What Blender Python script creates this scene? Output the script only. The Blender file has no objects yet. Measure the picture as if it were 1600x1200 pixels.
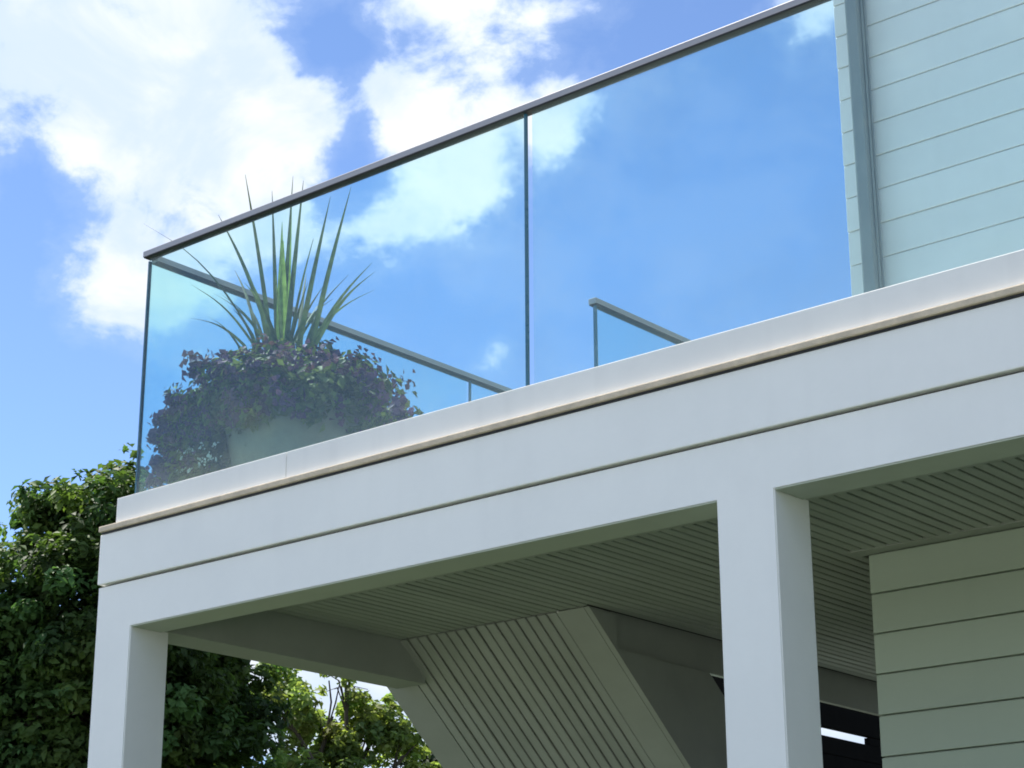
import bpy, bmesh, math, random
import numpy as np
from mathutils import Matrix, Vector, noise as mnoise

random.seed(7)
rng = np.random.default_rng(7)
C = bpy.context.scene.collection
SC = bpy.context.scene
R = math.radians

# ------------------------------------------------------------------ camera
cam_d = bpy.data.cameras.new('camera')
cam_o = bpy.data.objects.new('camera', cam_d)
C.objects.link(cam_o)
CAM_H = 1.5
right = Vector((0.76432, 0.64482, -0.004127)).normalized()
up = Vector((0.21218, -0.24545, 0.94590)).normalized()
fwd = Vector((-0.60892, 0.72385, 0.32442)).normalized()
m = Matrix.Identity(4)
for i in range(3):
    m[i][0] = right[i]; m[i][1] = up[i]; m[i][2] = -fwd[i]
m[2][3] = CAM_H
cam_o.matrix_world = m
cam_d.sensor_width = 36.0
cam_d.lens = 36.0 * 3102.7 / 1600.0
cam_d.clip_start = 0.1
cam_d.clip_end = 2000
SC.camera = cam_o

# ------------------------------------------------------------------ world, sun, exposure
SUN_AZ = R(-88)      # azimuth measured from +Y towards +X
SUN_EL = R(58)
SKY_STRENGTH = 0.10
SUN_STRENGTH = 4.2
EXPOSURE = 1.16
SC.view_settings.view_transform = 'Standard'
SC.view_settings.look = 'None'
SC.view_settings.exposure = EXPOSURE
SC.view_settings.gamma = 1.0
SC.view_settings.use_curve_mapping = False

sun_d = bpy.data.lights.new('sun', 'SUN')
sun_d.energy = SUN_STRENGTH
sun_d.angle = R(0.53)
sun_d.color = (1.0, 0.95, 0.87)
sun_o = bpy.data.objects.new('sun', sun_d)
C.objects.link(sun_o)
sdir = Vector((math.sin(SUN_AZ) * math.cos(SUN_EL), math.cos(SUN_AZ) * math.cos(SUN_EL), math.sin(SUN_EL)))
sun_o.rotation_euler = sdir.to_track_quat('Z', 'Y').to_euler()
sun_o.location = (0, 0, 30)

# cumulus banks of this sky: azimuth, elevation, half widths (degrees), amount
CLOUDS = [
    (-53.28, 28.21, 6.64, 2.95, 1.00), (-51.14, 26.07, 3.99, 2.13, 0.60),
    (-51.95, 23.50, 2.92, 2.15, 0.55), (-52.16, 20.95, 2.10, 1.26, 0.65),
    (-47.51, 25.21, 2.01, 1.98, 0.80), (-47.03, 28.12, 1.23, 1.25, 0.40),
    (-41.67, 26.46, 3.5, 2.3, 1.25), (-44.13, 27.14, 1.02, 1.08, 0.50),
    (-41.69, 29.78, 2.72, 0.80, 0.85), (-44.25, 23.13, 1.5, 1.1, 0.95),
    (-41.66, 24.63, 1.7, 1.0, 0.85), (-38.71, 26.27, 0.61, 1.63, 0.40),
    (-40.46, 19.49, 0.8, 0.6, 0.8), (-30.42, 29.05, 1.6, 1.3, 1.2),
    (-46.44, 23.25, 2.79, 1.09, 0.60), (-50.08, 21.44, 1.55, 1.09, 0.50),
    (-43.44, 9.95, 6.5, 1.9, 1.7), (-30.46, 8.72, 5.0, 1.9, 1.7),
    (-45.01, 25.67, 0.95, 2.5, -0.90), (-45.41, 28.72, 1.65, 1.42, -0.70),
    (-54.86, 21.64, 1.12, 3.55, -0.80), (-53.72, 16.69, 2.95, 2.15, -0.50),
    (-35.04, 23.44, 5.12, 4.71, -0.70), (-43.02, 20.76, 2.96, 1.84, -0.40),
    (-33.82, 28.64, 3.06, 1.60, -0.40),
]
W = bpy.data.worlds.new('World')
SC.world = W
W.use_nodes = True
nt = W.node_tree
nt.nodes.clear()


def N(tree, typ, **kw):
    n = tree.nodes.new(typ)
    for k, v in kw.items():
        setattr(n, k, v)
    return n


def mth(tree, op, a, b=None, clamp=False):
    n = tree.nodes.new('ShaderNodeMath')
    n.operation = op
    n.use_clamp = clamp
    for i, v in enumerate((a, b)):
        if v is None:
            continue
        if isinstance(v, (int, float)):
            n.inputs[i].default_value = v
        else:
            tree.links.new(v, n.inputs[i])
    return n.outputs[0]


def mixc(tree, fac, a, b, blend='MIX'):
    n = tree.nodes.new('ShaderNodeMix')
    n.data_type = 'RGBA'
    n.blend_type = blend
    for s, v in ((n.inputs[0], fac), (n.inputs[6], a), (n.inputs[7], b)):
        if isinstance(v, (int, float)):
            s.default_value = v
        elif isinstance(v, tuple):
            s.default_value = v if len(v) == 4 else (*v, 1)
        else:
            tree.links.new(v, s)
    return n.outputs[2]


def maprange(tree, v, a, b, c=0.0, d=1.0, smooth=True):
    n = tree.nodes.new('ShaderNodeMapRange')
    if smooth:
        n.interpolation_type = 'SMOOTHSTEP'
    tree.links.new(v, n.inputs[0])
    for i, x in enumerate((a, b, c, d)):
        n.inputs[i + 1].default_value = x
    return n.outputs[0]


def build_world():
    L = nt.links.new
    out = N(nt, 'ShaderNodeOutputWorld')
    bg = N(nt, 'ShaderNodeBackground')
    bg.inputs['Strength'].default_value = SKY_STRENGTH
    L(bg.outputs[0], out.inputs[0])
    sky = N(nt, 'ShaderNodeTexSky')
    sky.sky_type = 'NISHITA'
    sky.sun_disc = False
    sky.sun_elevation = SUN_EL
    sky.sun_rotation = SUN_AZ
    sky.altitude = 50
    sky.air_density = 0.7
    sky.dust_density = 0.0
    sky.ozone_density = 2.5
    tc = N(nt, 'ShaderNodeTexCoord')
    D = tc.outputs['Generated']
    sep = N(nt, 'ShaderNodeSeparateXYZ')
    L(D, sep.inputs[0])
    az = mth(nt, 'MULTIPLY', mth(nt, 'ARCTAN2', sep.outputs[0], sep.outputs[1]), 180 / math.pi)
    el = mth(nt, 'MULTIPLY', mth(nt, 'ARCSINE', sep.outputs[2]), 180 / math.pi)

    def fbm(scale, detail, rough, dist, off):
        mp = N(nt, 'ShaderNodeMapping')
        L(D, mp.inputs[0])
        mp.inputs['Location'].default_value = off
        mp.inputs['Scale'].default_value = (1, 1, 1.35)
        n = N(nt, 'ShaderNodeTexNoise')
        n.inputs['Scale'].default_value = scale
        n.inputs['Detail'].default_value = detail
        n.inputs['Roughness'].default_value = rough
        n.inputs['Distortion'].default_value = dist
        L(mp.outputs[0], n.inputs['Vector'])
        return n.outputs[0]

    wob = fbm(16, 5, 0.6, 0.0, (3.1, 1.7, 0.4))
    wob2 = fbm(16, 5, 0.6, 0.0, (7.7, 5.2, 2.9))
    azw = mth(nt, 'ADD', az, mth(nt, 'MULTIPLY', mth(nt, 'SUBTRACT', wob, 0.5), 3.2))
    elw = mth(nt, 'ADD', el, mth(nt, 'MULTIPLY', mth(nt, 'SUBTRACT', wob2, 0.5), 3.2))
    tot = None
    for a, e, sa, se, w in CLOUDS:
        u = mth(nt, 'DIVIDE', mth(nt, 'SUBTRACT', azw, a), sa)
        v = mth(nt, 'DIVIDE', mth(nt, 'SUBTRACT', elw, e), se)
        r2 = mth(nt, 'ADD', mth(nt, 'MULTIPLY', u, u), mth(nt, 'MULTIPLY', v, v))
        g = mth(nt, 'MULTIPLY', mth(nt, 'EXPONENT', mth(nt, 'MULTIPLY', r2, -0.9)), w)
        tot = g if tot is None else mth(nt, 'ADD', tot, g)
    # the same kind of broken cumulus everywhere else round the sky
    big = fbm(2.6, 3, 0.5, 0.2, (0.3, 0.9, 0.1))
    mid = fbm(22, 9, 0.58, 0.35, (1.3, 0.2, 4.0))
    fine = fbm(70, 6, 0.6, 0.3, (5.0, 2.2, 1.0))
    # banks named above rule their own patch of sky, the open field the rest
    du = mth(nt, 'DIVIDE', mth(nt, 'ADD', az, 42), 24.0)
    dv = mth(nt, 'DIVIDE', mth(nt, 'SUBTRACT', el, 20), 14.0)
    rr = mth(nt, 'ADD', mth(nt, 'MULTIPLY', du, du), mth(nt, 'MULTIPLY', dv, dv))
    own = maprange(nt, rr, 0.8, 2.2, 1.0, 0.0)
    field = mth(nt, 'MULTIPLY', mth(nt, 'SUBTRACT', big, 0.40), 4.6)
    hor = maprange(nt, el, 2.0, 14.0, 0.45, 0.0)
    field = mth(nt, 'ADD', field, hor)
    lay = mth(nt, 'ADD', mth(nt, 'MULTIPLY', tot, own),
              mth(nt, 'MULTIPLY', field, mth(nt, 'SUBTRACT', 1.0, own)))
    dens = mth(nt, 'ADD', mth(nt, 'ADD', lay, mth(nt, 'MULTIPLY', mth(nt, 'SUBTRACT', mid, 0.5), 2.5)),
               mth(nt, 'MULTIPLY', mth(nt, 'SUBTRACT', fine, 0.5), 0.6))
    alpha = maprange(nt, dens, 0.18, 0.88)
    veil = maprange(nt, dens, -0.25, 0.5, 0.0, 0.17)
    alpha = mth(nt, 'MAXIMUM', alpha, veil)
    core = maprange(nt, dens, 0.45, 1.15)
    body = fbm(11, 6, 0.55, 0.4, (2.0, 8.0, 3.0))
    shade = maprange(nt, body, 0.38, 0.62)
    white = mixc(nt, shade, (3.4, 4.0, 4.9), (4.75, 4.9, 5.05))
    cloud = mixc(nt, core, (3.2, 3.9, 5.2), white)
    tint = mixc(nt, 1.0, sky.outputs[0], (0.91, 0.94, 1.0), 'MULTIPLY')
    col = mixc(nt, alpha, tint, cloud)
    L(col, bg.inputs['Color'])


build_world()

# ------------------------------------------------------------------ materials


def mat(name, color, rough=0.6, metal=0.0, var=0.06, scale=3.0, bump=0.0, bscale=120.0, spec=0.5,
        streak=0.0, color2=None, vscale=(1, 1, 1), board=0.0):
    """Painted or solid surface with mottled colour, fine relief and, where asked, rain streaks."""
    M = bpy.data.materials.new(name)
    M.use_nodes = True
    t = M.node_tree
    b = t.nodes['Principled BSDF']
    b.inputs['Roughness'].default_value = rough
    b.inputs['Metallic'].default_value = metal
    b.inputs['Specular IOR Level'].default_value = spec
    tc = N(t, 'ShaderNodeTexCoord')
    geo = N(t, 'ShaderNodeNewGeometry')
    mp = N(t, 'ShaderNodeMapping')
    mp.inputs['Scale'].default_value = vscale
    t.links.new(geo.outputs['Position'], mp.inputs[0])
    n = N(t, 'ShaderNodeTexNoise')
    n.inputs['Scale'].default_value = scale
    n.inputs['Detail'].default_value = 8
    n.inputs['Roughness'].default_value = 0.65
    t.links.new(mp.outputs[0], n.inputs['Vector'])
    lo = tuple(c * (1 - var) for c in color) if color2 is None else color2
    hi = tuple(min(1, c * (1 + var)) for c in color)
    f = maprange(t, n.outputs[0], 0.3, 0.7)
    col = mixc(t, f, lo, hi)
    if streak:
        ms = N(t, 'ShaderNodeMapping')
        ms.inputs['Scale'].default_value = (14, 14, 0.7)
        t.links.new(geo.outputs['Position'], ms.inputs[0])
        s = N(t, 'ShaderNodeTexNoise')
        s.inputs['Scale'].default_value = 1.0
        s.inputs['Detail'].default_value = 6
        t.links.new(ms.outputs[0], s.inputs['Vector'])
        sf = mth(t, 'MULTIPLY', maprange(t, s.outputs[0], 0.5, 0.75), streak)
        col = mixc(t, sf, col, tuple(c * 0.72 for c in color))
    if board:
        oi = N(t, 'ShaderNodeObjectInfo')
        k = maprange(t, oi.outputs['Random'], 0, 1, 1 - board, 1 + board, False)
        cc = N(t, 'ShaderNodeCombineColor')
        for q in range(3):
            t.links.new(k, cc.inputs[q])
        col = mixc(t, 1.0, col, cc.outputs[0], 'MULTIPLY')
    t.links.new(col, b.inputs['Base Color'])
    rn = maprange(t, n.outputs[0], 0.25, 0.75, rough - 0.08, rough + 0.08, False)
    t.links.new(rn, b.inputs['Roughness'])
    if bump:
        bn = N(t, 'ShaderNodeTexNoise')
        bn.inputs['Scale'].default_value = bscale
        bn.inputs['Detail'].default_value = 4
        t.links.new(mp.outputs[0], bn.inputs['Vector'])
        bp = N(t, 'ShaderNodeBump')
        bp.inputs['Strength'].default_value = bump
        bp.inputs['Distance'].default_value = 0.004
        t.links.new(bn.outputs[0], bp.inputs['Height'])
        t.links.new(bp.outputs[0], b.inputs['Normal'])
    return M


M_WHITE = mat('white_paint', (0.85, 0.855, 0.82), 0.5, var=0.025, scale=2.2, bump=0.12, bscale=60, streak=0.05)
M_CURB = mat('curb_paint', (0.82, 0.82, 0.78), 0.45, var=0.03, scale=2.5, bump=0.08, bscale=50, streak=0.12)
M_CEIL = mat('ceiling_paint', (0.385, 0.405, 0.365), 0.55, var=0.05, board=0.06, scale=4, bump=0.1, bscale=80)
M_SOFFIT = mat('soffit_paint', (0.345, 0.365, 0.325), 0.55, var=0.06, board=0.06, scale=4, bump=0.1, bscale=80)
M_GAP = mat('groove_board', (0.06, 0.06, 0.055), 0.8, var=0.1)
M_GAP2 = mat('groove_paint', (0.28, 0.29, 0.26), 0.7, var=0.1)
M_SIDE = mat('siding_paint', (0.785, 0.755, 0.725), 0.5, var=0.03, board=0.03, scale=3, bump=0.15, bscale=40, streak=0.06,
             vscale=(0.3, 0.3, 1))
M_SIDE_LOW = mat('shaded_siding_paint', (0.42, 0.49, 0.39), 0.5, var=0.03, board=0.05, scale=3, bump=0.15, bscale=40, streak=0.06,
                 vscale=(0.3, 0.3, 1))  # lower boards darkened in colour to stand for the porch shade
M_BACK = mat('wall_sheathing', (0.18, 0.19, 0.18), 0.8, var=0.05)
M_STONE = mat('beige_stone', (0.60, 0.505, 0.375), 0.7, var=0.14, scale=14, bump=0.3, bscale=150)
M_PIPE = mat('grey_pipe', (0.215, 0.23, 0.22), 0.35, var=0.05, scale=5)
M_RAIL = mat('brushed_rail', (0.37, 0.355, 0.36), 0.42, metal=0.35, var=0.06, scale=6, vscale=(0.1, 0.1, 4))
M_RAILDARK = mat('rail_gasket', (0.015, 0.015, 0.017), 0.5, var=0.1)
M_DARK = mat('black_timber', (0.006, 0.006, 0.006), 0.9, var=0.2, scale=10, spec=0.03)
M_DECK = mat('deck_tile', (0.42, 0.40, 0.37), 0.7, var=0.08, scale=5)
M_POT = mat('pot_concrete', (0.25, 0.235, 0.17), 0.75, var=0.12, scale=9, bump=0.3, bscale=90)
M_SOIL = mat('soil', (0.03, 0.022, 0.016), 0.95, var=0.3, scale=40)
M_BARK = mat('bark', (0.09, 0.07, 0.05), 0.9, var=0.35, scale=12, bump=0.8, bscale=30, vscale=(1, 1, 0.3))
M_ROOF = mat('roof_metal', (0.25, 0.26, 0.27), 0.5, var=0.05)


def glass_mat():
    M = bpy.data.materials.new('tinted_glass')
    M.use_nodes = True
    t = M.node_tree
    t.nodes.clear()
    out = N(t, 'ShaderNodeOutputMaterial')
    tr = N(t, 'ShaderNodeBsdfTransparent')
    tr.inputs[0].default_value = (0.852, 0.98, 0.992, 1)
    gl = N(t, 'ShaderNodeBsdfGlossy')
    gl.inputs['Roughness'].default_value = 0.0
    gl.inputs['Color'].default_value = (0.95, 1.0, 1.0, 1)
    lw = N(t, 'ShaderNodeLayerWeight')
    lw.inputs['Blend'].default_value = 0.5
    fr5 = mth(t, 'ADD', mth(t, 'MULTIPLY', mth(t, 'POWER', lw.outputs['Facing'], 5.0), 0.95), 0.04)
    # patchy dust film, also painting in a veil of reflected light
    geo = N(t, 'ShaderNodeNewGeometry')
    n = N(t, 'ShaderNodeTexNoise')
    n.inputs['Scale'].default_value = 2.0
    n.inputs['Detail'].default_value = 6
    t.links.new(geo.outputs['Position'], n.inputs['Vector'])
    df = N(t, 'ShaderNodeBsdfDiffuse')
    df.inputs[0].default_value = (0.56, 0.59, 0.49, 1)
    mx = N(t, 'ShaderNodeMixShader')
    t.links.new(fr5, mx.inputs[0])
    t.links.new(tr.outputs[0], mx.inputs[1])
    t.links.new(gl.outputs[0], mx.inputs[2])
    m2 = N(t, 'ShaderNodeMixShader')
    sp = N(t, 'ShaderNodeSeparateXYZ')
    t.links.new(geo.outputs['Position'], sp.inputs[0])
    low = maprange(t, sp.outputs[2], 3.72, 4.2, 0.10, 0.0)      # painted veil thickens above the curb
    dust_veil = mth(t, 'ADD', maprange(t, n.outputs[0], 0.3, 0.75, 0.02, 0.055), mth(t, 'MULTIPLY', low, n.outputs[0]))
    t.links.new(dust_veil, m2.inputs[0])
    t.links.new(mx.outputs[0], m2.inputs[1])
    t.links.new(df.outputs[0], m2.inputs[2])
    t.links.new(m2.outputs[0], out.inputs[0])
    return M


M_GLASS = glass_mat()
M_EDGE = mat('glass_edge', (0.035, 0.13, 0.19), 0.25, var=0.1, scale=5)


def leaf_mat(name, base, trans=0.35, attr=True, rough=0.6, spec=0.2):
    M = bpy.data.materials.new(name)
    M.use_nodes = True
    t = M.node_tree
    t.nodes.clear()
    out = N(t, 'ShaderNodeOutputMaterial')
    b = N(t, 'ShaderNodeBsdfPrincipled')
    b.inputs['Roughness'].default_value = rough
    b.inputs['Specular IOR Level'].default_value = spec
    tl = N(t, 'ShaderNodeBsdfTranslucent')
    mx = N(t, 'ShaderNodeMixShader')
    mx.inputs[0].default_value = trans
    if attr:
        a = N(t, 'ShaderNodeAttribute')
        a.attribute_name = 'leaf_tone'
        col = mixc(t, 1.0, a.outputs['Color'], (*base, 1), 'MULTIPLY')
        t.links.new(col, b.inputs['Base Color'])
        c2 = mixc(t, 1.0, col, (1.25, 1.35, 0.7), 'MULTIPLY')
        t.links.new(c2, tl.inputs[0])
    else:
        geo = N(t, 'ShaderNodeNewGeometry')
        n = N(t, 'ShaderNodeTexNoise')
        n.inputs['Scale'].default_value = 25
        t.links.new(geo.outputs['Position'], n.inputs['Vector'])
        col = mixc(t, maprange(t, n.outputs[0], 0.3, 0.7), tuple(c * 0.7 for c in base), tuple(c * 1.25 for c in base))
        t.links.new(col, b.inputs['Base Color'])
        t.links.new(mixc(t, 1.0, col, (1.3, 1.4, 0.8), 'MULTIPLY'), tl.inputs[0])
    t.links.new(b.outputs[0], mx.inputs[1])
    t.links.new(tl.outputs[0], mx.inputs[2])
    t.links.new(mx.outputs[0], out.inputs[0])
    return M


M_LEAF1 = leaf_mat('dark_foliage', (0.058, 0.108, 0.032), 0.40)
M_LEAF2 = leaf_mat('light_foliage', (0.185, 0.250, 0.085), 0.55)
M_LEAF3 = leaf_mat('darkest_foliage', (0.035, 0.055, 0.022), 0.25)  # darkest and least translucent of the tree greens
M_MOUND = leaf_mat('mound_leaf', (0.120, 0.140, 0.050), 0.35)
M_PETAL = leaf_mat('purple_petal', (0.120, 0.055, 0.105), 0.25, rough=0.6)
M_SKYSPECK = leaf_mat('sky_speck_white', (0.75, 0.75, 0.72), 0.3, rough=0.6)
M_BLADE = leaf_mat('blade_green', (0.085, 0.115, 0.060), 0.30, attr=False)
M_BLADE_LIT = leaf_mat('backlit_blade_green', (0.20, 0.28, 0.09), 0.45, attr=False)  # backlit glow of the central leaves put into a lighter green

# ------------------------------------------------------------------ helpers


def wloc(o):
    v = Vector((0, 0, 0))
    while o:
        v += o.location
        o = o.parent
    return v


def thing(name, label, cat, loc=(0, 0, 0), group=None):
    o = bpy.data.objects.new(name, None)
    o.empty_display_size = 0.2
    C.objects.link(o)
    o.location = loc
    o['label'] = label
    o['category'] = cat
    if group:
        o['group'] = group
    return o


def from_bm(name, bm, material, parent=None):
    """bm is in world coordinates; the mesh is stored relative to its parent."""
    me = bpy.data.meshes.new(name)
    off = wloc(parent) if parent else Vector((0, 0, 0))
    if off.length:
        bmesh.ops.translate(bm, verts=bm.verts, vec=-off)
    bm.normal_update()
    bm.to_mesh(me)
    bm.free()
    me.materials.append(material)
    o = bpy.data.objects.new(name, me)
    C.objects.link(o)
    if parent:
        o.parent = parent
    return o


def add_box(bm, a, b, bev=0.0, seg=1):
    x0, y0, z0 = a
    x1, y1, z1 = b
    vs = [bm.verts.new(p) for p in ((x0, y0, z0), (x1, y0, z0), (x1, y1, z0), (x0, y1, z0),
                                    (x0, y0, z1), (x1, y0, z1), (x1, y1, z1), (x0, y1, z1))]
    fs = [bm.faces.new([vs[i] for i in f]) for f in ((3, 2, 1, 0), (4, 5, 6, 7), (0, 1, 5, 4), (1, 2, 6, 5),
                                                     (2, 3, 7, 6), (3, 0, 4, 7))]
    if bev:
        es = list({e for f in fs for e in f.edges})
        bmesh.ops.bevel(bm, geom=es, offset=bev, segments=seg, affect='EDGES', profile=0.6)


def box(name, a, b, material, parent=None, bev=0.003, seg=2):
    bm = bmesh.new()
    add_box(bm, a, b, bev, seg)
    return from_bm(name, bm, material, parent)


def prism_x(bm, pts, x0, x1):
    """Extrude the closed YZ outline pts (counter-clockwise seen from +X) from x0 to x1."""
    a = [bm.verts.new((x0, y, z)) for y, z in pts]
    b = [bm.verts.new((x1, y, z)) for y, z in pts]
    n = len(pts)
    bm.faces.new(a[::-1])
    bm.faces.new(b)
    for i in range(n):
        j = (i + 1) % n
        bm.faces.new((a[i], a[j], b[j], b[i]))
    bmesh.ops.recalc_face_normals(bm, faces=bm.faces)


def placed(name, me, loc, parent):
    o = bpy.data.objects.new(name, me)
    C.objects.link(o)
    o.parent = parent
    o.location = Vector(loc) - wloc(parent)
    return o


def box_mesh(name, size, material, bev=0.002, seg=1):
    bm = bmesh.new()
    add_box(bm, (0, 0, 0), size, bev, seg)
    me = bpy.data.meshes.new(name)
    bm.normal_update()
    bm.to_mesh(me)
    bm.free()
    me.materials.append(material)
    return me


# ------------------------------------------------------------------ ground
gm = bpy.data.materials.new('lawn')
gm.use_nodes = True
t = gm.node_tree
b = t.nodes['Principled BSDF']
b.inputs['Roughness'].default_value = 0.9
geo = N(t, 'ShaderNodeNewGeometry')
n1 = N(t, 'ShaderNodeTexNoise'); n1.inputs['Scale'].default_value = 0.6; n1.inputs['Detail'].default_value = 8
n2 = N(t, 'ShaderNodeTexNoise'); n2.inputs['Scale'].default_value = 30; n2.inputs['Detail'].default_value = 5
t.links.new(geo.outputs['Position'], n1.inputs['Vector'])
t.links.new(geo.outputs['Position'], n2.inputs['Vector'])
c = mixc(t, maprange(t, n1.outputs[0], 0.35, 0.65), (0.026, 0.043, 0.014), (0.040, 0.058, 0.021))
c = mixc(t, mth(t, 'MULTIPLY', n2.outputs[0], 0.5), c, (0.02, 0.03, 0.01))
t.links.new(c, b.inputs['Base Color'])
bm = bmesh.new()
bmesh.ops.create_grid(bm, x_segments=40, y_segments=40, size=600)
g = from_bm('ground', bm, gm)
g['kind'] = 'structure'

M_BOUNCE = mat('bounce_concrete', (0.52, 0.51, 0.47), 0.85, var=0.12, scale=0.7, bump=0.3, bscale=25)
bm = bmesh.new()
add_box(bm, (-45, -32, -0.2), (45, -3.5, 0.03))
dv_ = from_bm('bounce_slab', bm, M_BOUNCE)  # unseen slab, added to bounce sunlight onto the shaded front
dv_['kind'] = 'structure'

# ------------------------------------------------------------------ house
XL = -6.42          # left end of the porch front
XR = 3.2            # right end of everything (outside the frame)
YW = 6.56           # plane of the clad wall
ZB = 3.17           # underside of the front beam
ZC = 3.35           # porch ceiling
ZD = 3.60           # terrace floor
HOUSE = thing('house', 'white clapboard house with a columned porch under its roof terrace', 'house', (XL, 5.0, 0))

# front beam: lower board and the fascia above it, a shadow gap between
box('beam', (XL, 5.0, ZB), (XR, 5.155, 3.3525), M_WHITE, HOUSE, 0)
box('beam_core', (XL + 0.02, 5.022, 3.3525), (XR, 5.15, ZD - 0.022), M_GAP, HOUSE, 0)
box('fascia_board', (XL + 0.006, 4.985, 3.3625), (XR, 5.021, 3.5725), M_WHITE, HOUSE, 0.004)
box('ledge', (-6.408, 4.968, 3.580), (XR, 5.10, 3.6045), M_STONE, HOUSE, 0.005)
box('ledge_shade_strip', (-6.402, 4.980, 3.5735), (XR, 5.021, 3.5795), M_RAILDARK, HOUSE, 0)  # black strip painting in the shadow line below the ledge
# columns
for i, x in enumerate((-6.42, -3.37, -0.32, 2.73)):
    w = 0.215 if i == 0 else 0.212
    bm = bmesh.new()
    add_box(bm, (x, 5.0, 0.0), (x + w, 5.2, ZB))
    bmesh.ops.bevel(bm, geom=[e for e in bm.edges if abs(e.verts[0].co.z - e.verts[1].co.z) > 1 and e.verts[0].co.x > x + 0.1],
                    offset=0.004, segments=2, affect='EDGES')
    bm.faces.ensure_lookup_table()
    bmesh.ops.delete(bm, geom=[f for f in bm.faces if f.calc_center_median().z > ZB - 0.001], context='FACES_ONLY')
    from_bm('column', bm, M_WHITE, HOUSE)
M_UNDER = mat('shaded_underside_paint', (0.46, 0.50, 0.42), 0.55, var=0.05, scale=4, bump=0.1, bscale=80)  # shade under the white beam, put into a darker colour
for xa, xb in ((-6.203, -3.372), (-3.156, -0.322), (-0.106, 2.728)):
    box('underside_shade_board', (xa, 5.003, ZB - 0.006), (xb, 5.156, ZB - 0.0005), M_UNDER, HOUSE, 0.001, 1)  # thin board added to carry that painted shade
# side beam and its fascia
box('side_beam', (-6.385, 5.158, ZB), (-6.2, 6.74, ZC + 0.2), M_SOFFIT, HOUSE, 0.004)
# curb round the terrace, in panels with fine joints
YC = 4.990
for xa, xb in ((-6.326, -5.3235), (-5.321, -1.75), (-1.7475, XR)):
    box('curb_panel', (xa, YC, 3.606), (xb, 5.046, 3.7157), M_CURB, HOUSE, 0.003)
box('curb_panel', (-6.326, 5.066, 3.606), (-6.296, 10.0, 3.7157), M_CURB, HOUSE, 0.003)
# terrace floor slab
bm = bmesh.new()
add_box(bm, (-6.29, 5.156, ZC + 0.03), (XR, YW + 0.0, ZD + 0.02))
add_box(bm, (-5.27, YW + 0.001, ZC + 0.03), (-3.724, 10.0, ZD + 0.02))
from_bm('terrace_floor', bm, M_DECK, HOUSE)

# porch ceiling: flat border boards, dark backing, narrow boards with open grooves
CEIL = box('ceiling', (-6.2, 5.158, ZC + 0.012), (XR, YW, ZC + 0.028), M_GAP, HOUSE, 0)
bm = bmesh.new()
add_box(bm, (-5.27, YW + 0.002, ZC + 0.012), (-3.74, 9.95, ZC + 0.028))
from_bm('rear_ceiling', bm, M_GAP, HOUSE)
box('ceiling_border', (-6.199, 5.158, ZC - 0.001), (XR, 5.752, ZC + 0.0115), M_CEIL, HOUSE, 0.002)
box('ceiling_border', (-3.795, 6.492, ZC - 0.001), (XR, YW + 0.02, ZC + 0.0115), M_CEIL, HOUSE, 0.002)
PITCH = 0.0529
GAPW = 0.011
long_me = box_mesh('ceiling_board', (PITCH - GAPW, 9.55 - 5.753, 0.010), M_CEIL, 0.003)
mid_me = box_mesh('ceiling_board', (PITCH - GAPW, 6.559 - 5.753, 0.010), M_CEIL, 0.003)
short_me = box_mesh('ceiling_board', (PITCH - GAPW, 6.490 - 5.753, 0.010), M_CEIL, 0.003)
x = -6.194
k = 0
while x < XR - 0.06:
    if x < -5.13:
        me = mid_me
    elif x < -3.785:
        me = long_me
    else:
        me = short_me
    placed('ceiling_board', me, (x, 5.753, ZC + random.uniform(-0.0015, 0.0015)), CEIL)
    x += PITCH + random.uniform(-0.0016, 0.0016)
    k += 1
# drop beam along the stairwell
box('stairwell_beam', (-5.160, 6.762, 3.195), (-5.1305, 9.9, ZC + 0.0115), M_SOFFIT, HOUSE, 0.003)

# clad wall of the two storeys
WALL = box('wall', (-3.7335, YW + 0.0225, 0), (XR, 11.5, 6.9), M_BACK, HOUSE, 0)
box('roof', (-3.80, YW - 0.10, 6.9), (XR + 0.1, 11.6, 7.05), M_ROOF, HOUSE, 0.01)
JG = 0.0042


def siding(z0, z1, paint, me_cache={}):
    key = (round(z1 - z0, 4), paint.name)
    if key not in me_cache:
        bm = bmesh.new()
        h = z1 - z0 - (JG if paint is M_SIDE_LOW else 0.0024)
        # shiplap profile: face leaning out slightly towards the drip edge
        prism_x(bm, [(0.0, 0.0), (0.022, 0.0), (0.022, h), (0.006, h), (0.003, h - 0.004)], 0, XR + 3.735)
        bmesh.ops.bevel(bm, geom=[e for e in bm.edges], offset=0.0012, segments=1, affect='EDGES')
        me = bpy.data.meshes.new('siding_board')
        bm.to_mesh(me)
        bm.free()
        me.materials.append(paint)
        me_cache[key] = me
    placed('siding_board', me_cache[key], (-3.735, YW + random.uniform(-0.001, 0.001), z0), WALL)


z = 3.350
while z > 0.2:                              # ground floor, downwards from the ceiling
    siding(z - 0.1545, z, M_SIDE_LOW)
    z -= 0.1545
z = 4.543
while z > 3.65:
    siding(z - 0.1482, z, M_SIDE)
    z -= 0.1482
z = 4.543
while z < 6.75:
    siding(z, z + 0.1482, M_SIDE)
    z += 0.1482
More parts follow.
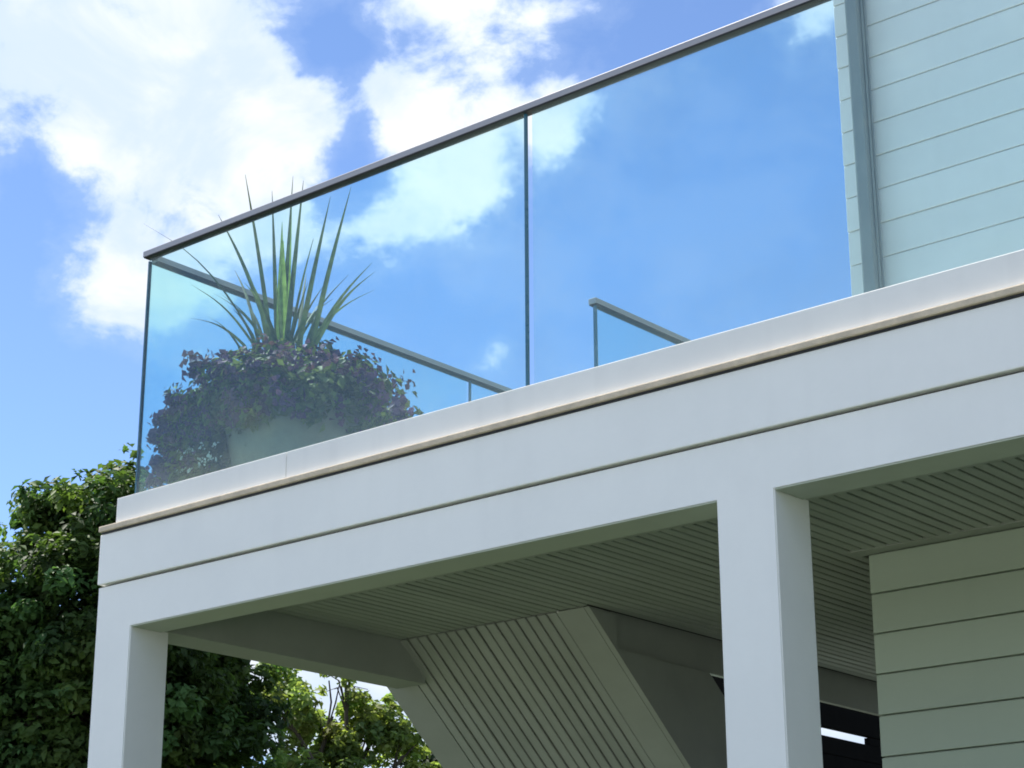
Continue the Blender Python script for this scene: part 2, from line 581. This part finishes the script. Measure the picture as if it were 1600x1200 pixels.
# downpipe on the upper wall: square, ribbed
bm = bmesh.new()
add_box(bm, (-3.632, 6.470, 3.60), (-3.577, 6.545, 6.85), 0.007, 2)
PIPE = from_bm('downpipe', bm, M_PIPE, HOUSE)
bm = bmesh.new()
add_box(bm, (-3.576, 6.500, 3.60), (-3.570, 6.514, 6.85), 0.002, 1)
add_box(bm, (-3.576, 6.528, 3.60), (-3.572, 6.540, 6.85), 0.001, 1)
from_bm('pipe_rib', bm, M_PIPE, PIPE)
for zz in (6.55,):
    box('pipe_bracket', (-3.646, 6.520, zz), (-3.563, YW, zz + 0.03), M_PIPE, PIPE, 0.003)

# ------------------------------------------------------------------ outside staircase hanging under the terrace
ST = thing('staircase', 'white staircase under the terrace with a grooved boarded sloping underside', 'staircase',
           (-5.8, YW, 0))
SL = 0.85
Y1 = 10.35


def zs(y, d=0.0):
    return ZC - SL * (y - YW) + d


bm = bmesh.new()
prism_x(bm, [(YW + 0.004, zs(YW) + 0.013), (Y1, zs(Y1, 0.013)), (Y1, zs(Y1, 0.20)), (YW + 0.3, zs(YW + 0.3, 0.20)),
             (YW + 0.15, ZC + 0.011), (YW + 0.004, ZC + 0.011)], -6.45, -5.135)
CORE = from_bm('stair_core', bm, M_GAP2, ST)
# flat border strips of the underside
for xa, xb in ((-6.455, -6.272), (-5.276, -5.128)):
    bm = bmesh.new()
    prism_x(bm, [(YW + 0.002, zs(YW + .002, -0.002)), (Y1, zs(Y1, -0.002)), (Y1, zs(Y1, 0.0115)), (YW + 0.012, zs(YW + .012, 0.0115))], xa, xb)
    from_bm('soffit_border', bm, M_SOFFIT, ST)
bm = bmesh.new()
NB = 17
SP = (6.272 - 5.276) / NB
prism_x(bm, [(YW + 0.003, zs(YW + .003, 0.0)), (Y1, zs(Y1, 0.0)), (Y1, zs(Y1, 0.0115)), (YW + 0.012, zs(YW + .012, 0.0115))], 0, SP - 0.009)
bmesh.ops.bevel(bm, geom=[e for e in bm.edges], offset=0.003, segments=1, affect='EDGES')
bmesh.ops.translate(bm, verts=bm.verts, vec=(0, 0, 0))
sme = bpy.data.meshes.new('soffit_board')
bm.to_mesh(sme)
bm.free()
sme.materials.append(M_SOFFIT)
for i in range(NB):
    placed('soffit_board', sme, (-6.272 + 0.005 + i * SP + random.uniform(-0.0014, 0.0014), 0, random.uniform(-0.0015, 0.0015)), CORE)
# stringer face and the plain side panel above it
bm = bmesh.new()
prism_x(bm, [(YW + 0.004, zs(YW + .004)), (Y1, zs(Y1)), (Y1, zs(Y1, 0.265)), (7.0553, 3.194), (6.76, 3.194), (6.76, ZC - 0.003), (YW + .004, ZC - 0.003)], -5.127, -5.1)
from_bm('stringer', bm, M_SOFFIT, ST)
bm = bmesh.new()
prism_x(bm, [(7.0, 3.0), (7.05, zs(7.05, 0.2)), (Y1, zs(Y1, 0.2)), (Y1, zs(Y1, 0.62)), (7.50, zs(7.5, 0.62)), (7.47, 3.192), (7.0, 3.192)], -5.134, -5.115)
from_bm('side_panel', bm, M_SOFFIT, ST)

# ------------------------------------------------------------------ dark screen wall beyond the stairs
SCR = thing('screen_wall', 'black boarded wall seen past the stairs with one open slot', 'wall', (-6.6, 10.5, 0))
for za, zb_, ya, yb in ((3.512, 3.70, 8.6, 16), (3.70, 3.90, 8.6, 16), (3.457, 3.510, 8.6, 10.25), (3.457, 3.510, 11.42, 16)):
    box('board', (-6.62, ya, za), (-6.58, yb, zb_ - 0.004), M_DARK, SCR, 0.002)
for i in range(3):
    box('board', (-6.62, 8.6, 3.342 - i * 0.2 + 0.004), (-6.58, 16, 3.456 - i * 0.2 if i == 0 else 3.342 - (i - 1) * 0.2), M_DARK, SCR, 0.002)
for yy in (8.62, 12.5, 15.9):
    box('post', (-6.70, yy, 0), (-6.622, yy + 0.08, 3.85), M_DARK, SCR, 0.003)
for i in range(14):
    z0 = 0.1 + i * 0.204
    box('board', (-6.62, 10.4, z0), (-6.58, 16, z0 + 0.2), M_DARK, SCR, 0.002)

# ------------------------------------------------------------------ glass balustrades
ZG0, ZG1, ZG2, ZG3 = 3.700, 4.7945, 4.7795, 4.7515


def handrail(name, a, b_, parent, horizontal='x'):
    """Slotted cap rail: rounded metal tube over a dark gasket."""
    bm = bmesh.new()
    if horizontal == 'x':
        add_box(bm, (a[0], a[1] - 0.021, a[2]), (b_[0], a[1] + 0.021, a[2] + 0.027), 0.003, 2)
    else:
        add_box(bm, (a[0] - 0.021, a[1], a[2]), (a[0] + 0.021, b_[1], a[2] + 0.027), 0.003, 2)
    o = from_bm(name, bm, M_RAIL, parent)
    bm = bmesh.new()
    if horizontal == 'x':
        add_box(bm, (a[0] + 0.004, a[1] - 0.0205, a[2] - 0.005), (b_[0] - 0.004, a[1] + 0.0205, a[2] + 0.004), 0.002)
    else:
        add_box(bm, (a[0] - 0.0205, a[1] + 0.004, a[2] - 0.005), (a[0] + 0.0205, b_[1] - 0.004, a[2] + 0.004), 0.002)
    from_bm('gasket', bm, M_RAILDARK, o)
    return o


def pane(a, b_, parent, edges=()):
    o = box('glass_panel', a, b_, M_GLASS, parent, 0)
    for ea, eb in edges:
        box('polished_edge', ea, eb, M_EDGE, o, 0)
    return o


BAL = thing('glass_balustrade', 'frameless glass balustrade with slim metal handrail along the terrace front and left side',
            'balustrade', (-6.29, 5.056, ZD))
YG0, YG1 = 5.050, 5.062
XJ = -4.181
pane((-6.284, YG0, ZG0), (XJ - 0.005, YG1, ZG1), BAL, [((XJ - 0.0049, YG0, ZG0), (XJ + 0.004, YG1, ZG1))])
pane((XJ + 0.034, YG0, ZG0), (-2.05, YG1, ZG1), BAL,)
pane((-2.03, YG0, ZG0), (0.10, YG1, ZG1), BAL)
pane((0.12, YG0, ZG0), (2.25, YG1, ZG1), BAL)
XS0, XS1 = -6.292, -6.280
pane((XS0, YG1 + 0.004, ZG0), (XS1, 7.11, ZG2), BAL, [((XS0, YG0 + 0.001, ZG0), (XS1 - 0.004, YG1 + 0.0035, ZG2))])
pane((XS0, 7.145, ZG0), (XS1, 9.6, ZG2), BAL, [((XS0, 7.137, ZG0), (XS1, 7.1445, ZG2))])
handrail('handrail', (-6.312, 5.056, 4.799), (2.3, 5.056, 4.799), BAL, 'x')
handrail('handrail', (-6.286, 5.079, 4.784), (-6.286, 9.7, 4.784), BAL, 'y')

BAL2 = thing('glass_balustrade', 'short glass balustrade with handrail further back on the terrace beside the stairwell', 'balustrade',
             (-5.115, 6.66, ZD))
pane((-5.121, 6.672, ZD + 0.02), (-5.109, 9.5, ZG3), BAL2, [((-5.121, 6.660, ZD + 0.02), (-5.107, 6.6715, ZG3))])
handrail('handrail', (-5.115, 6.645, 4.756), (-5.115, 9.6, 4.756), BAL2, 'y')

# ------------------------------------------------------------------ foliage helpers


def leaves_mesh(name, pos, nrm, size, tones, material, parent, aspect=0.55, fold=0.25):
    """Pointed, folded leaves: four triangles each, one joined mesh."""
    n = len(pos)
    nrm = nrm / np.linalg.norm(nrm, axis=1, keepdims=True)
    rnd = rng.normal(size=(n, 3))
    tx = np.cross(nrm, rnd)
    tx /= np.linalg.norm(tx, axis=1, keepdims=True) + 1e-9
    ty = np.cross(nrm, tx)
    s = size[:, None]
    base = pos - tx * s * 0.5
    tip = pos + tx * s * 0.5 - nrm * s * 0.12
    l = pos + ty * s * aspect * 0.5 + nrm * s * fold * 0.4
    r_ = pos - ty * s * aspect * 0.5 + nrm * s * fold * 0.4
    V = np.stack([base, l, tip, r_], 1).reshape(-1, 3)
    i = np.arange(n)[:, None] * 4
    F = np.concatenate([i + np.array([[0, 1, 2]]), i + np.array([[0, 2, 3]])], 1).reshape(-1, 3)
    off = np.array(wloc(parent)) if parent else np.zeros(3)
    V = V - off
    me = bpy.data.meshes.new(name)
    me.vertices.add(len(V))
    me.vertices.foreach_set('co', V.astype(np.float32).ravel())
    me.loops.add(len(F) * 3)
    me.loops.foreach_set('vertex_index', F.astype(np.int32).ravel())
    me.polygons.add(len(F))
    me.polygons.foreach_set('loop_start', np.arange(0, len(F) * 3, 3, dtype=np.int32))
    me.polygons.foreach_set('loop_total', np.full(len(F), 3, dtype=np.int32))
    me.update(calc_edges=True)
    at = me.color_attributes.new('leaf_tone', 'FLOAT_COLOR', 'POINT')
    cols = np.repeat(np.concatenate([tones, np.ones((n, 1))], 1), 4, axis=0)
    at.data.foreach_set('color', cols.astype(np.float32).ravel())
    me.materials.append(material)
    o = bpy.data.objects.new(name, me)
    C.objects.link(o)
    if parent:
        o.parent = parent
    return o


def tube(bm, pts, radii, sides=8):
    rings = []
    for i, p in enumerate(pts):
        p = Vector(p)
        d = (Vector(pts[min(i + 1, len(pts) - 1)]) - Vector(pts[max(i - 1, 0)])).normalized()
        a = d.orthogonal().normalized()
        c_ = d.cross(a)
        rings.append([bm.verts.new(p + (a * math.cos(q) + c_ * math.sin(q)) * radii[i])
                      for q in [2 * math.pi * k / sides for k in range(sides)]])
    for i in range(len(rings) - 1):
        A, B = rings[i], rings[i + 1]
        # keep the rings from twisting
        j0 = min(range(sides), key=lambda j: (A[0].co - B[j].co).length)
        for k in range(sides):
            bm.faces.new((A[k], A[(k + 1) % sides], B[(k + 1 + j0) % sides], B[(k + j0) % sides]))
    bm.faces.new(rings[-1])


def make_tree(label, base, lobes, n_per_m2, leaf, material, clump=0.16, group=None, trunk_r=0.16, holes=0.0,
              tone=(0.55, 1.5), core=True):
    T = thing('tree', label, 'tree', base, group)
    lob = np.array(lobes)
    top = Vector(lob[np.argmax(lob[:, 2])][:3])
    ctr = Vector(lob[:, :3].mean(0))
    # trunk and limbs
    bm = bmesh.new()
    b0 = Vector(base)
    fork = b0.lerp(Vector((ctr.x, ctr.y, lob[:, 2].min() - 0.2)), 1.0)
    mid_ = b0.lerp(fork, 0.5) + Vector((0.06, -0.05, 0))
    tube(bm, [b0, b0.lerp(mid_, 0.3), mid_, fork], [trunk_r * 1.35, trunk_r * 1.05, trunk_r * 0.9, trunk_r * 0.75], 10)
    from_bm('trunk', bm, M_BARK, T)
    for L_ in lobes:
        e = Vector(L_[:3])
        q = fork.lerp(e, 0.5) + Vector((rng.normal() * 0.1, rng.normal() * 0.1, 0.12))
        bm = bmesh.new()
        tube(bm, [fork, q, e], [trunk_r * 0.5, trunk_r * 0.28, 0.012], 6)
        # twigs
        for k in range(6):
            d = Vector(rng.normal(size=3)).normalized() * L_[3] * 0.9
            tube(bm, [q.lerp(e, 0.6), e + d * 0.4, e + d], [0.014, 0.009, 0.004], 4)
        from_bm('branch', bm, M_BARK, T)
    P, NR, S, TN = [], [], [], []

    def tuft(c_, dd, m_, cl, base_t, warm, shell):
        o_ = rng.normal(size=(m_, 3))
        o_ /= np.linalg.norm(o_, axis=1, keepdims=True)
        o_ *= (rng.random(m_) ** shell)[:, None]
        P.append(c_ + o_ * cl * np.array([1, 1, 0.72]))
        NR.append(o_ * 0.8 + dd * 0.4 + np.array([0, 0, 0.65]) + rng.normal(size=(m_, 3)) * 0.4)
        S.append(leaf * rng.uniform(0.45, 1.65, m_))
        TN.append(base_t * rng.uniform(0.75, 1.25, (m_, 1)) * np.array([[1 + warm, 1.0, 1 - warm]]))

    for (x, y, z, r) in lobes:
        d_ = rng.normal(size=(300, 3))
        d_ /= np.linalg.norm(d_, axis=1, keepdims=True)
        # outer clumps, kept apart so that dark recesses stay between them
        kept = []
        for d in d_:
            if all(np.linalg.norm(d - k) * r > clump * 1.25 for k in kept):
                kept.append(d)
        for d in kept:
            c_ = np.array([x, y, z]) + d * r * rng.uniform(0.78, 1.02)
            if holes and mnoise.noise(Vector(c_) * 2.3) < holes - 0.5:
                continue
            cl = clump * rng.uniform(0.6, 1.15)
            tuft(c_, d, int(n_per_m2 * cl * cl / leaf * rng.uniform(0.7, 1.2)), cl, rng.uniform(*tone), rng.uniform(-0.1, 0.2), 0.38)
            if rng.random() < 0.5:          # a shoot reaching out past the clump
                tuft(c_ + d * cl * 0.8 + np.array([0, 0, cl * 0.4]), d, 16, cl * 0.45, rng.uniform(*tone), rng.uniform(-0.1, 0.2), 0.5)
        # leaves deep inside the lobe
        if not holes:
            tuft(np.array([x, y, z]), np.array([0, 0, 1.0]), int(1900 * r * r), r * 0.85, 0.8, 0.0, 0.45)
    crown = leaves_mesh('crown', np.concatenate(P), np.concatenate(NR), np.concatenate(S), np.concatenate(TN), material, T)
    return T


T1 = [(-12.27, 9.64, 5.60, 0.43), (-12.70, 9.57, 5.47, 0.39), (-12.90, 9.46, 4.96, 0.56), (-12.67, 10.42, 5.41, 0.59),
      (-12.24, 9.52, 4.82, 0.65), (-12.16, 10.70, 4.32, 0.49), (-12.14, 9.79, 4.30, 0.69), (-12.80, 9.27, 4.21, 0.64),
      (-13.48, 8.99, 4.71, 0.66), (-12.73, 9.69, 3.71, 0.80), (-12.08, 10.49, 3.68, 0.61), (-13.57, 9.02, 3.86, 0.75),
      (-12.41, 10.10, 3.08, 0.84), (-13.09, 9.54, 3.04, 0.79), (-12.81, 9.42, 5.75, 0.20), (-12.45, 10.68, 4.83, 0.42),
      (-12.9, 10.6, 4.4, 0.9), (-13.4, 10.0, 4.0, 0.9)]
T2 = [(-14.92, 14.78, 4.98, 0.42), (-14.98, 14.14, 4.97, 0.33), (-14.77, 15.35, 4.96, 0.31), (-15.14, 14.55, 4.57, 0.53),
      (-14.98, 15.29, 4.57, 0.55), (-15.31, 14.08, 4.47, 0.40), (-14.52, 15.45, 4.61, 0.31), (-14.99, 14.71, 3.85, 0.79),
      (-14.56, 15.41, 3.88, 0.60), (-15.44, 14.23, 3.78, 0.59), (-15.27, 14.27, 5.32, 0.24), (-14.83, 14.87, 5.32, 0.27)]
T3 = [(-16.10, 17.80, 4.87, 0.34), (-15.93, 17.95, 4.42, 0.69), (-16.26, 17.65, 4.19, 0.61), (-16.04, 17.85, 5.17, 0.19)]
make_tree('tall dense dark green tree behind the left porch column', (-12.9, 9.9, 0), T1, 330, 0.068, M_LEAF1, 0.20, trunk_r=0.17, tone=(0.5, 1.9))
make_tree('light yellow green thin tree seen under the porch left of the stairs', (-15.0, 14.8, 0), T2, 300, 0.075, M_LEAF2, 0.16,
          trunk_r=0.13, holes=0.42, tone=(0.8, 1.5))
make_tree('small dark tree at the foot of the sloping stair underside', (-16.0, 17.9, 0), T3, 330, 0.08, M_LEAF3, 0.2, trunk_r=0.12)

# ------------------------------------------------------------------ planter and plants
PC = Vector((-5.72, 5.46, ZD + 0.02))
POT = thing('planter_pot', 'grey concrete pot behind the glass at the terrace corner', 'pot', PC)
prof = [(0.0, 0.0), (0.235, 0.0), (0.245, 0.012), (0.29, 0.19), (0.325, 0.36), (0.333, 0.385), (0.345, 0.39), (0.348, 0.43),
        (0.338, 0.438), (0.318, 0.435), (0.310, 0.40), (0.300, 0.375)]
bm = bmesh.new()
rings = []
for r_, h in prof:
    rings.append([bm.verts.new((PC.x + r_ * math.cos(2 * math.pi * k / 40), PC.y + r_ * math.sin(2 * math.pi * k / 40), PC.z + h))
                  for k in range(40)] if r_ > 0 else [bm.verts.new((PC.x, PC.y, PC.z))])
for i in range(len(rings) - 1):
    A, B = rings[i], rings[i + 1]
    for k in range(40):
        if len(A) == 1:
            bm.faces.new((A[0], B[(k + 1) % 40], B[k]))
        else:
            bm.faces.new((A[k], A[(k + 1) % 40], B[(k + 1) % 40], B[k]))
body = from_bm('body', bm, M_POT, POT)
for p in body.data.polygons:
    p.use_smooth = True
bm = bmesh.new()
bmesh.ops.create_circle(bm, cap_ends=True, segments=40, radius=0.303, matrix=Matrix.Translation((PC.x, PC.y, PC.z + 0.38)))
from_bm('soil', bm, M_SOIL, POT)

FL = thing('flowering_plant', 'bushy mound of dark purple flowers and green leaves spilling over the grey pot', 'plant',
           (PC.x, PC.y, PC.z + 0.38))
SPR = [(-6.128, 5.2, 4.33), (-6.109, 5.18, 4.272), (-6.168, 5.12, 4.138), (-6.119, 5.12, 4.089), (-6.207, 5.1, 4.063),
       (-6.162, 5.1, 4.009), (-6.262, 5.09, 4.0), (-6.225, 5.09, 3.978), (-5.042, 5.3, 3.901), (-5.072, 5.35, 3.942),
       (-5.617, 5.4, 4.302), (-5.523, 5.4, 4.274), (-6.099, 5.3, 4.33), (-5.268, 5.35, 4.097), (-6.20, 5.1, 3.83), (-6.23, 5.1, 3.87),
       (-6.15, 5.1, 3.86), (-6.24, 5.12, 3.80), (-6.18, 5.14, 3.90)]
cl_p, cl_n = [], []
cen = np.array([-5.81, 5.46, 4.03])
rad = np.array([0.52, 0.48, 0.30])
while len(cl_p) < 640:
    d = rng.normal(size=3)
    d /= np.linalg.norm(d)
    if d[2] < -0.6:
        continue
    d2 = d * np.array([1 - 0.14 * max(0, d[2]), 1 - 0.14 * max(0, d[2]), 1])
    q = cen + d2 * rad * (0.72 + 0.30 * rng.random() + (0.12 if rng.random() < 0.12 else 0))
    q[1] = max(q[1], 5.10 + 0.03 * rng.random())
    q[0] = max(q[0], -6.23)
    # let the pot's face show through at the right of the overhang
    if q[2] < 3.95 and q[0] > -5.98 and q[0] < -5.35 and q[1] < 5.4:
        continue
    cl_p.append(q)
    cl_n.append(d)
# foliage spilling down the left side of the pot
for _ in range(110):
    q = np.array([rng.uniform(-6.22, -5.97), rng.uniform(5.10, 5.34), rng.uniform(3.78, 4.1)])
    cl_p.append(q)
    cl_n.append(np.array([-0.6, -0.6, 0.3]))
lp, ln, ls, ltn = [], [], [], []
fp, fn, fs, ftn = [], [], [], []
for q, d in zip(cl_p, cl_n):
    m_ = 14
    o_ = rng.normal(size=(m_, 3)) * 0.030
    lp.append(q - d * 0.012 + o_)
    ln.append(d + np.array([0, 0, 0.4]) + rng.normal(size=(m_, 3)) * 0.6)
    ls.append(rng.uniform(0.032, 0.060, m_))
    tv = rng.uniform(0.6, 1.5)
    ltn.append(np.ones((m_, 3)) * tv * rng.uniform(0.8, 1.2, (m_, 1)))
    if mnoise.noise(Vector(q) * 9.0) + 0.35 * (rng.random() - 0.5) > -0.08:
        m_ = int(rng.integers(10, 20))
        o_ = rng.normal(size=(m_, 3)) * 0.019
        fp.append(q + d * 0.030 + o_)
        fn.append(d + rng.normal(size=(m_, 3)) * 0.5)
        fs.append(rng.uniform(0.022, 0.036, m_))
        tv = rng.uniform(0.5, 1.6)
        bl_ = rng.uniform(0.7, 1.4)
        ftn.append(np.array([[1.0, 1.0, bl_]]) * tv * rng.uniform(0.8, 1.2, (m_, 1)))
# sprays standing out of the mound, each on a stalk
bm = bmesh.new()
for s_ in SPR:
    s_ = Vector(s_)
    root = Vector((cen[0] + (s_.x - cen[0]) * 0.75, max(5.1, cen[1] + (s_.y - cen[1]) * 0.8), min(s_.z - 0.03, cen[2] + 0.12)))
    tube(bm, [root, root.lerp(s_, 0.5) + Vector((0, 0, 0.012)), s_], [0.003, 0.0025, 0.002], 4)
    for k in range(5):
        q = np.array(root.lerp(s_, 0.25 + 0.15 * k))
        m_ = 5
        lp.append(q + rng.normal(size=(m_, 3)) * 0.014)
        ln.append(rng.normal(size=(m_, 3)) + np.array([0, -0.3, 0.5]))
        ls.append(rng.uniform(0.02, 0.036, m_))
        ltn.append(np.ones((m_, 3)) * rng.uniform(0.6, 1.1))
    m_ = 26
    o_ = rng.normal(size=(m_, 3)) * 0.021
    fp.append(np.array(s_) + o_)
    fn.append(o_ * 30 + rng.normal(size=(m_, 3)) * 0.4)
    fs.append(rng.uniform(0.030, 0.046, m_))
    ftn.append(np.array([[0.8, 0.9, 1.4]]) * rng.uniform(0.7, 1.1, (m_, 1)))
# stems running from the soil out to the mound
for q in cl_p[::12]:
    a = Vector((PC.x + rng.normal() * 0.1, PC.y + rng.normal() * 0.1, PC.z + 0.38))
    e = Vector(q)
    mid_ = a.lerp(e, 0.5)
    mid_.z = max(a.z + 0.05, e.z) + 0.03
    tube(bm, [a, mid_, e], [0.005, 0.004, 0.002], 4)
from_bm('stem', bm, M_BLADE, FL)


def clip_glass(P):
    P[:, 1] = np.maximum(P[:, 1], 5.083)
    P[:, 0] = np.maximum(P[:, 0], -6.258)
    return P


o = leaves_mesh('foliage', clip_glass(np.concatenate(lp)), np.concatenate(ln), np.concatenate(ls), np.concatenate(ltn), M_MOUND, FL, 0.6)
o = leaves_mesh('blossom', clip_glass(np.concatenate(fp)), np.concatenate(fn), np.concatenate(fs), np.concatenate(ftn), M_PETAL, FL, 0.85)
wp, wn, ws = [], [], []
for _ in range(26):  # white bits standing in for sky glimpsed through the foliage
    q = np.array([rng.uniform(-6.1, -5.86), rng.uniform(5.085, 5.13), rng.uniform(3.80, 3.90)])
    wp.append(q + rng.normal(size=(5, 3)) * 0.007)
    wn.append(np.array([0, -1, 0.3]) + rng.normal(size=(5, 3)) * 0.4)
    ws.append(np.full(5, 0.014))
wp = clip_glass(np.concatenate(wp))
leaves_mesh('sky_speck', wp, np.concatenate(wn), np.concatenate(ws), np.ones((len(wp), 3)), M_SKYSPECK, FL, 0.9)

SPK = thing('spiky_plant', 'spiky plant with long thin sword leaves rising from the purple flower mound', 'plant', (PC.x, PC.y, PC.z + 0.38))
BL = [((-5.920, 5.435, 4.443), (-6.088, 5.400, 5.252), 1), ((-5.930, 5.405, 4.518), (-6.140, 5.300, 5.038), 1),
      ((-5.916, 5.465, 4.464), (-6.018, 5.500, 5.186), 1), ((-5.863, 5.450, 4.446), (-5.832, 5.450, 5.185), 1.3),
      ((-5.812, 5.429, 4.415), (-5.691, 5.380, 5.096), 1.2), ((-5.807, 5.495, 4.405), (-5.749, 5.600, 5.112), 1.2),
      ((-5.702, 5.465, 4.358), (-5.521, 5.500, 5.059), 1.3), ((-5.726, 5.480, 4.355), (-5.436, 5.550, 4.700), 1.1),
      ((-5.661, 5.435, 4.327), (-5.271, 5.400, 4.569), 1.2), ((-5.777, 5.510, 4.402), (-5.513, 5.650, 4.628), 0.9),
      ((-5.945, 5.390, 4.409), (-6.590, 5.250, 5.107), 0.55), ((-6.003, 5.375, 4.405), (-6.176, 5.200, 4.534), 0.8),
      ((-5.996, 5.420, 4.416), (-6.240, 5.250, 4.720), 0.8), ((-6.060, 5.495, 4.472), (-6.357, 5.600, 4.927), 0.8),
      ((-5.847, 5.525, 4.409), (-5.991, 5.700, 4.846), 1), ((-5.761, 5.495, 4.394), (-5.768, 5.600, 4.624), 1),
      ((-6.050, 5.381, 4.415), (-6.084, 5.220, 4.524), 0.7), ((-5.989, 5.465, 4.440), (-6.155, 5.500, 4.686), 0.8),
      ((-6.030, 5.450, 4.446), (-6.185, 5.450, 4.650), 0.7)]
BACKLIT = [((-5.869, 5.445, 4.40), (-5.902, 5.46, 4.99), 2.1), ((-5.846, 5.435, 4.40), (-5.824, 5.400, 4.86), 2.2),
         ((-5.858, 5.45, 4.40), (-5.855, 5.47, 5.06), 2.0)]


def blade(base, tip, wf, material):
    base = Vector(base)
    tip = Vector(tip)
    root = Vector((PC.x + (base.x - PC.x) * 0.55, PC.y + (base.y - PC.y) * 0.55, PC.z + 0.375))
    dirv = tip - base
    hor = Vector((dirv.x, dirv.y, 0))
    lean = hor.length / max(0.05, dirv.length)
    wdir = Vector((0.76, 0.64, 0.0)) + Vector(rng.normal(size=3)) * 0.25
    bm = bmesh.new()
    rows = []
    n = 12
    arch = Vector((0, 0, 1)) * (0.16 * lean * dirv.length)
    for i in range(n + 1):
        u = i / n
        if u < 0.3:
            p = root.lerp(base, u / 0.3)
        else:
            v = (u - 0.3) / 0.7
            p = base.lerp(tip, v) + arch * math.sin(math.pi * v) * (1 - 0.3 * v)
        w = 0.0068 * wf * (0.55 + 0.9 * math.sin(math.pi * min(1, u * 0.75 + 0.12))) * (1 - u ** 3) + 0.0008
        side = wdir.normalized() * w
        fold = Vector((0.3, -0.5, 0)) * w * 0.5
        rows.append((bm.verts.new(p - side), bm.verts.new(p + fold), bm.verts.new(p + side)))
    for a, b2 in zip(rows, rows[1:]):
        bm.faces.new((a[0], a[1], b2[1], b2[0]))
        bm.faces.new((a[1], a[2], b2[2], b2[1]))
    o = from_bm('leaf', bm, material, SPK)
    for p in o.data.polygons:
        p.use_smooth = True
    return o


for bq, tq, wf in BL:
    blade(bq, tq, wf, M_BLADE)
for k in range(12):                       # thinner outer leaves arching away on all sides
    a = rng.uniform(0, 2 * math.pi)
    q0 = (-5.86 + 0.07 * math.cos(a), 5.45 + 0.05 * math.sin(a), 4.40)
    rr_ = rng.uniform(0.10, 0.30)
    tip = (max(-6.22, q0[0] + rr_ * 1.1 * math.cos(a)), max(5.12, q0[1] + rr_ * math.sin(a)), 4.40 + rng.uniform(0.12, 0.42))
    blade(q0, tip, rng.uniform(0.5, 0.8), M_BLADE)
for bq, tq, wf in BACKLIT:
    blade(bq, tq, wf, M_BLADE_LIT)['label'] = 'broad green leaf coloured bright for its backlit glow'

# ------------------------------------------------------------------ render settings
SC.render.engine = 'CYCLES'
SC.cycles.max_bounces = 12
SC.cycles.transparent_max_bounces = 24
SC.cycles.filter_width = 1.8
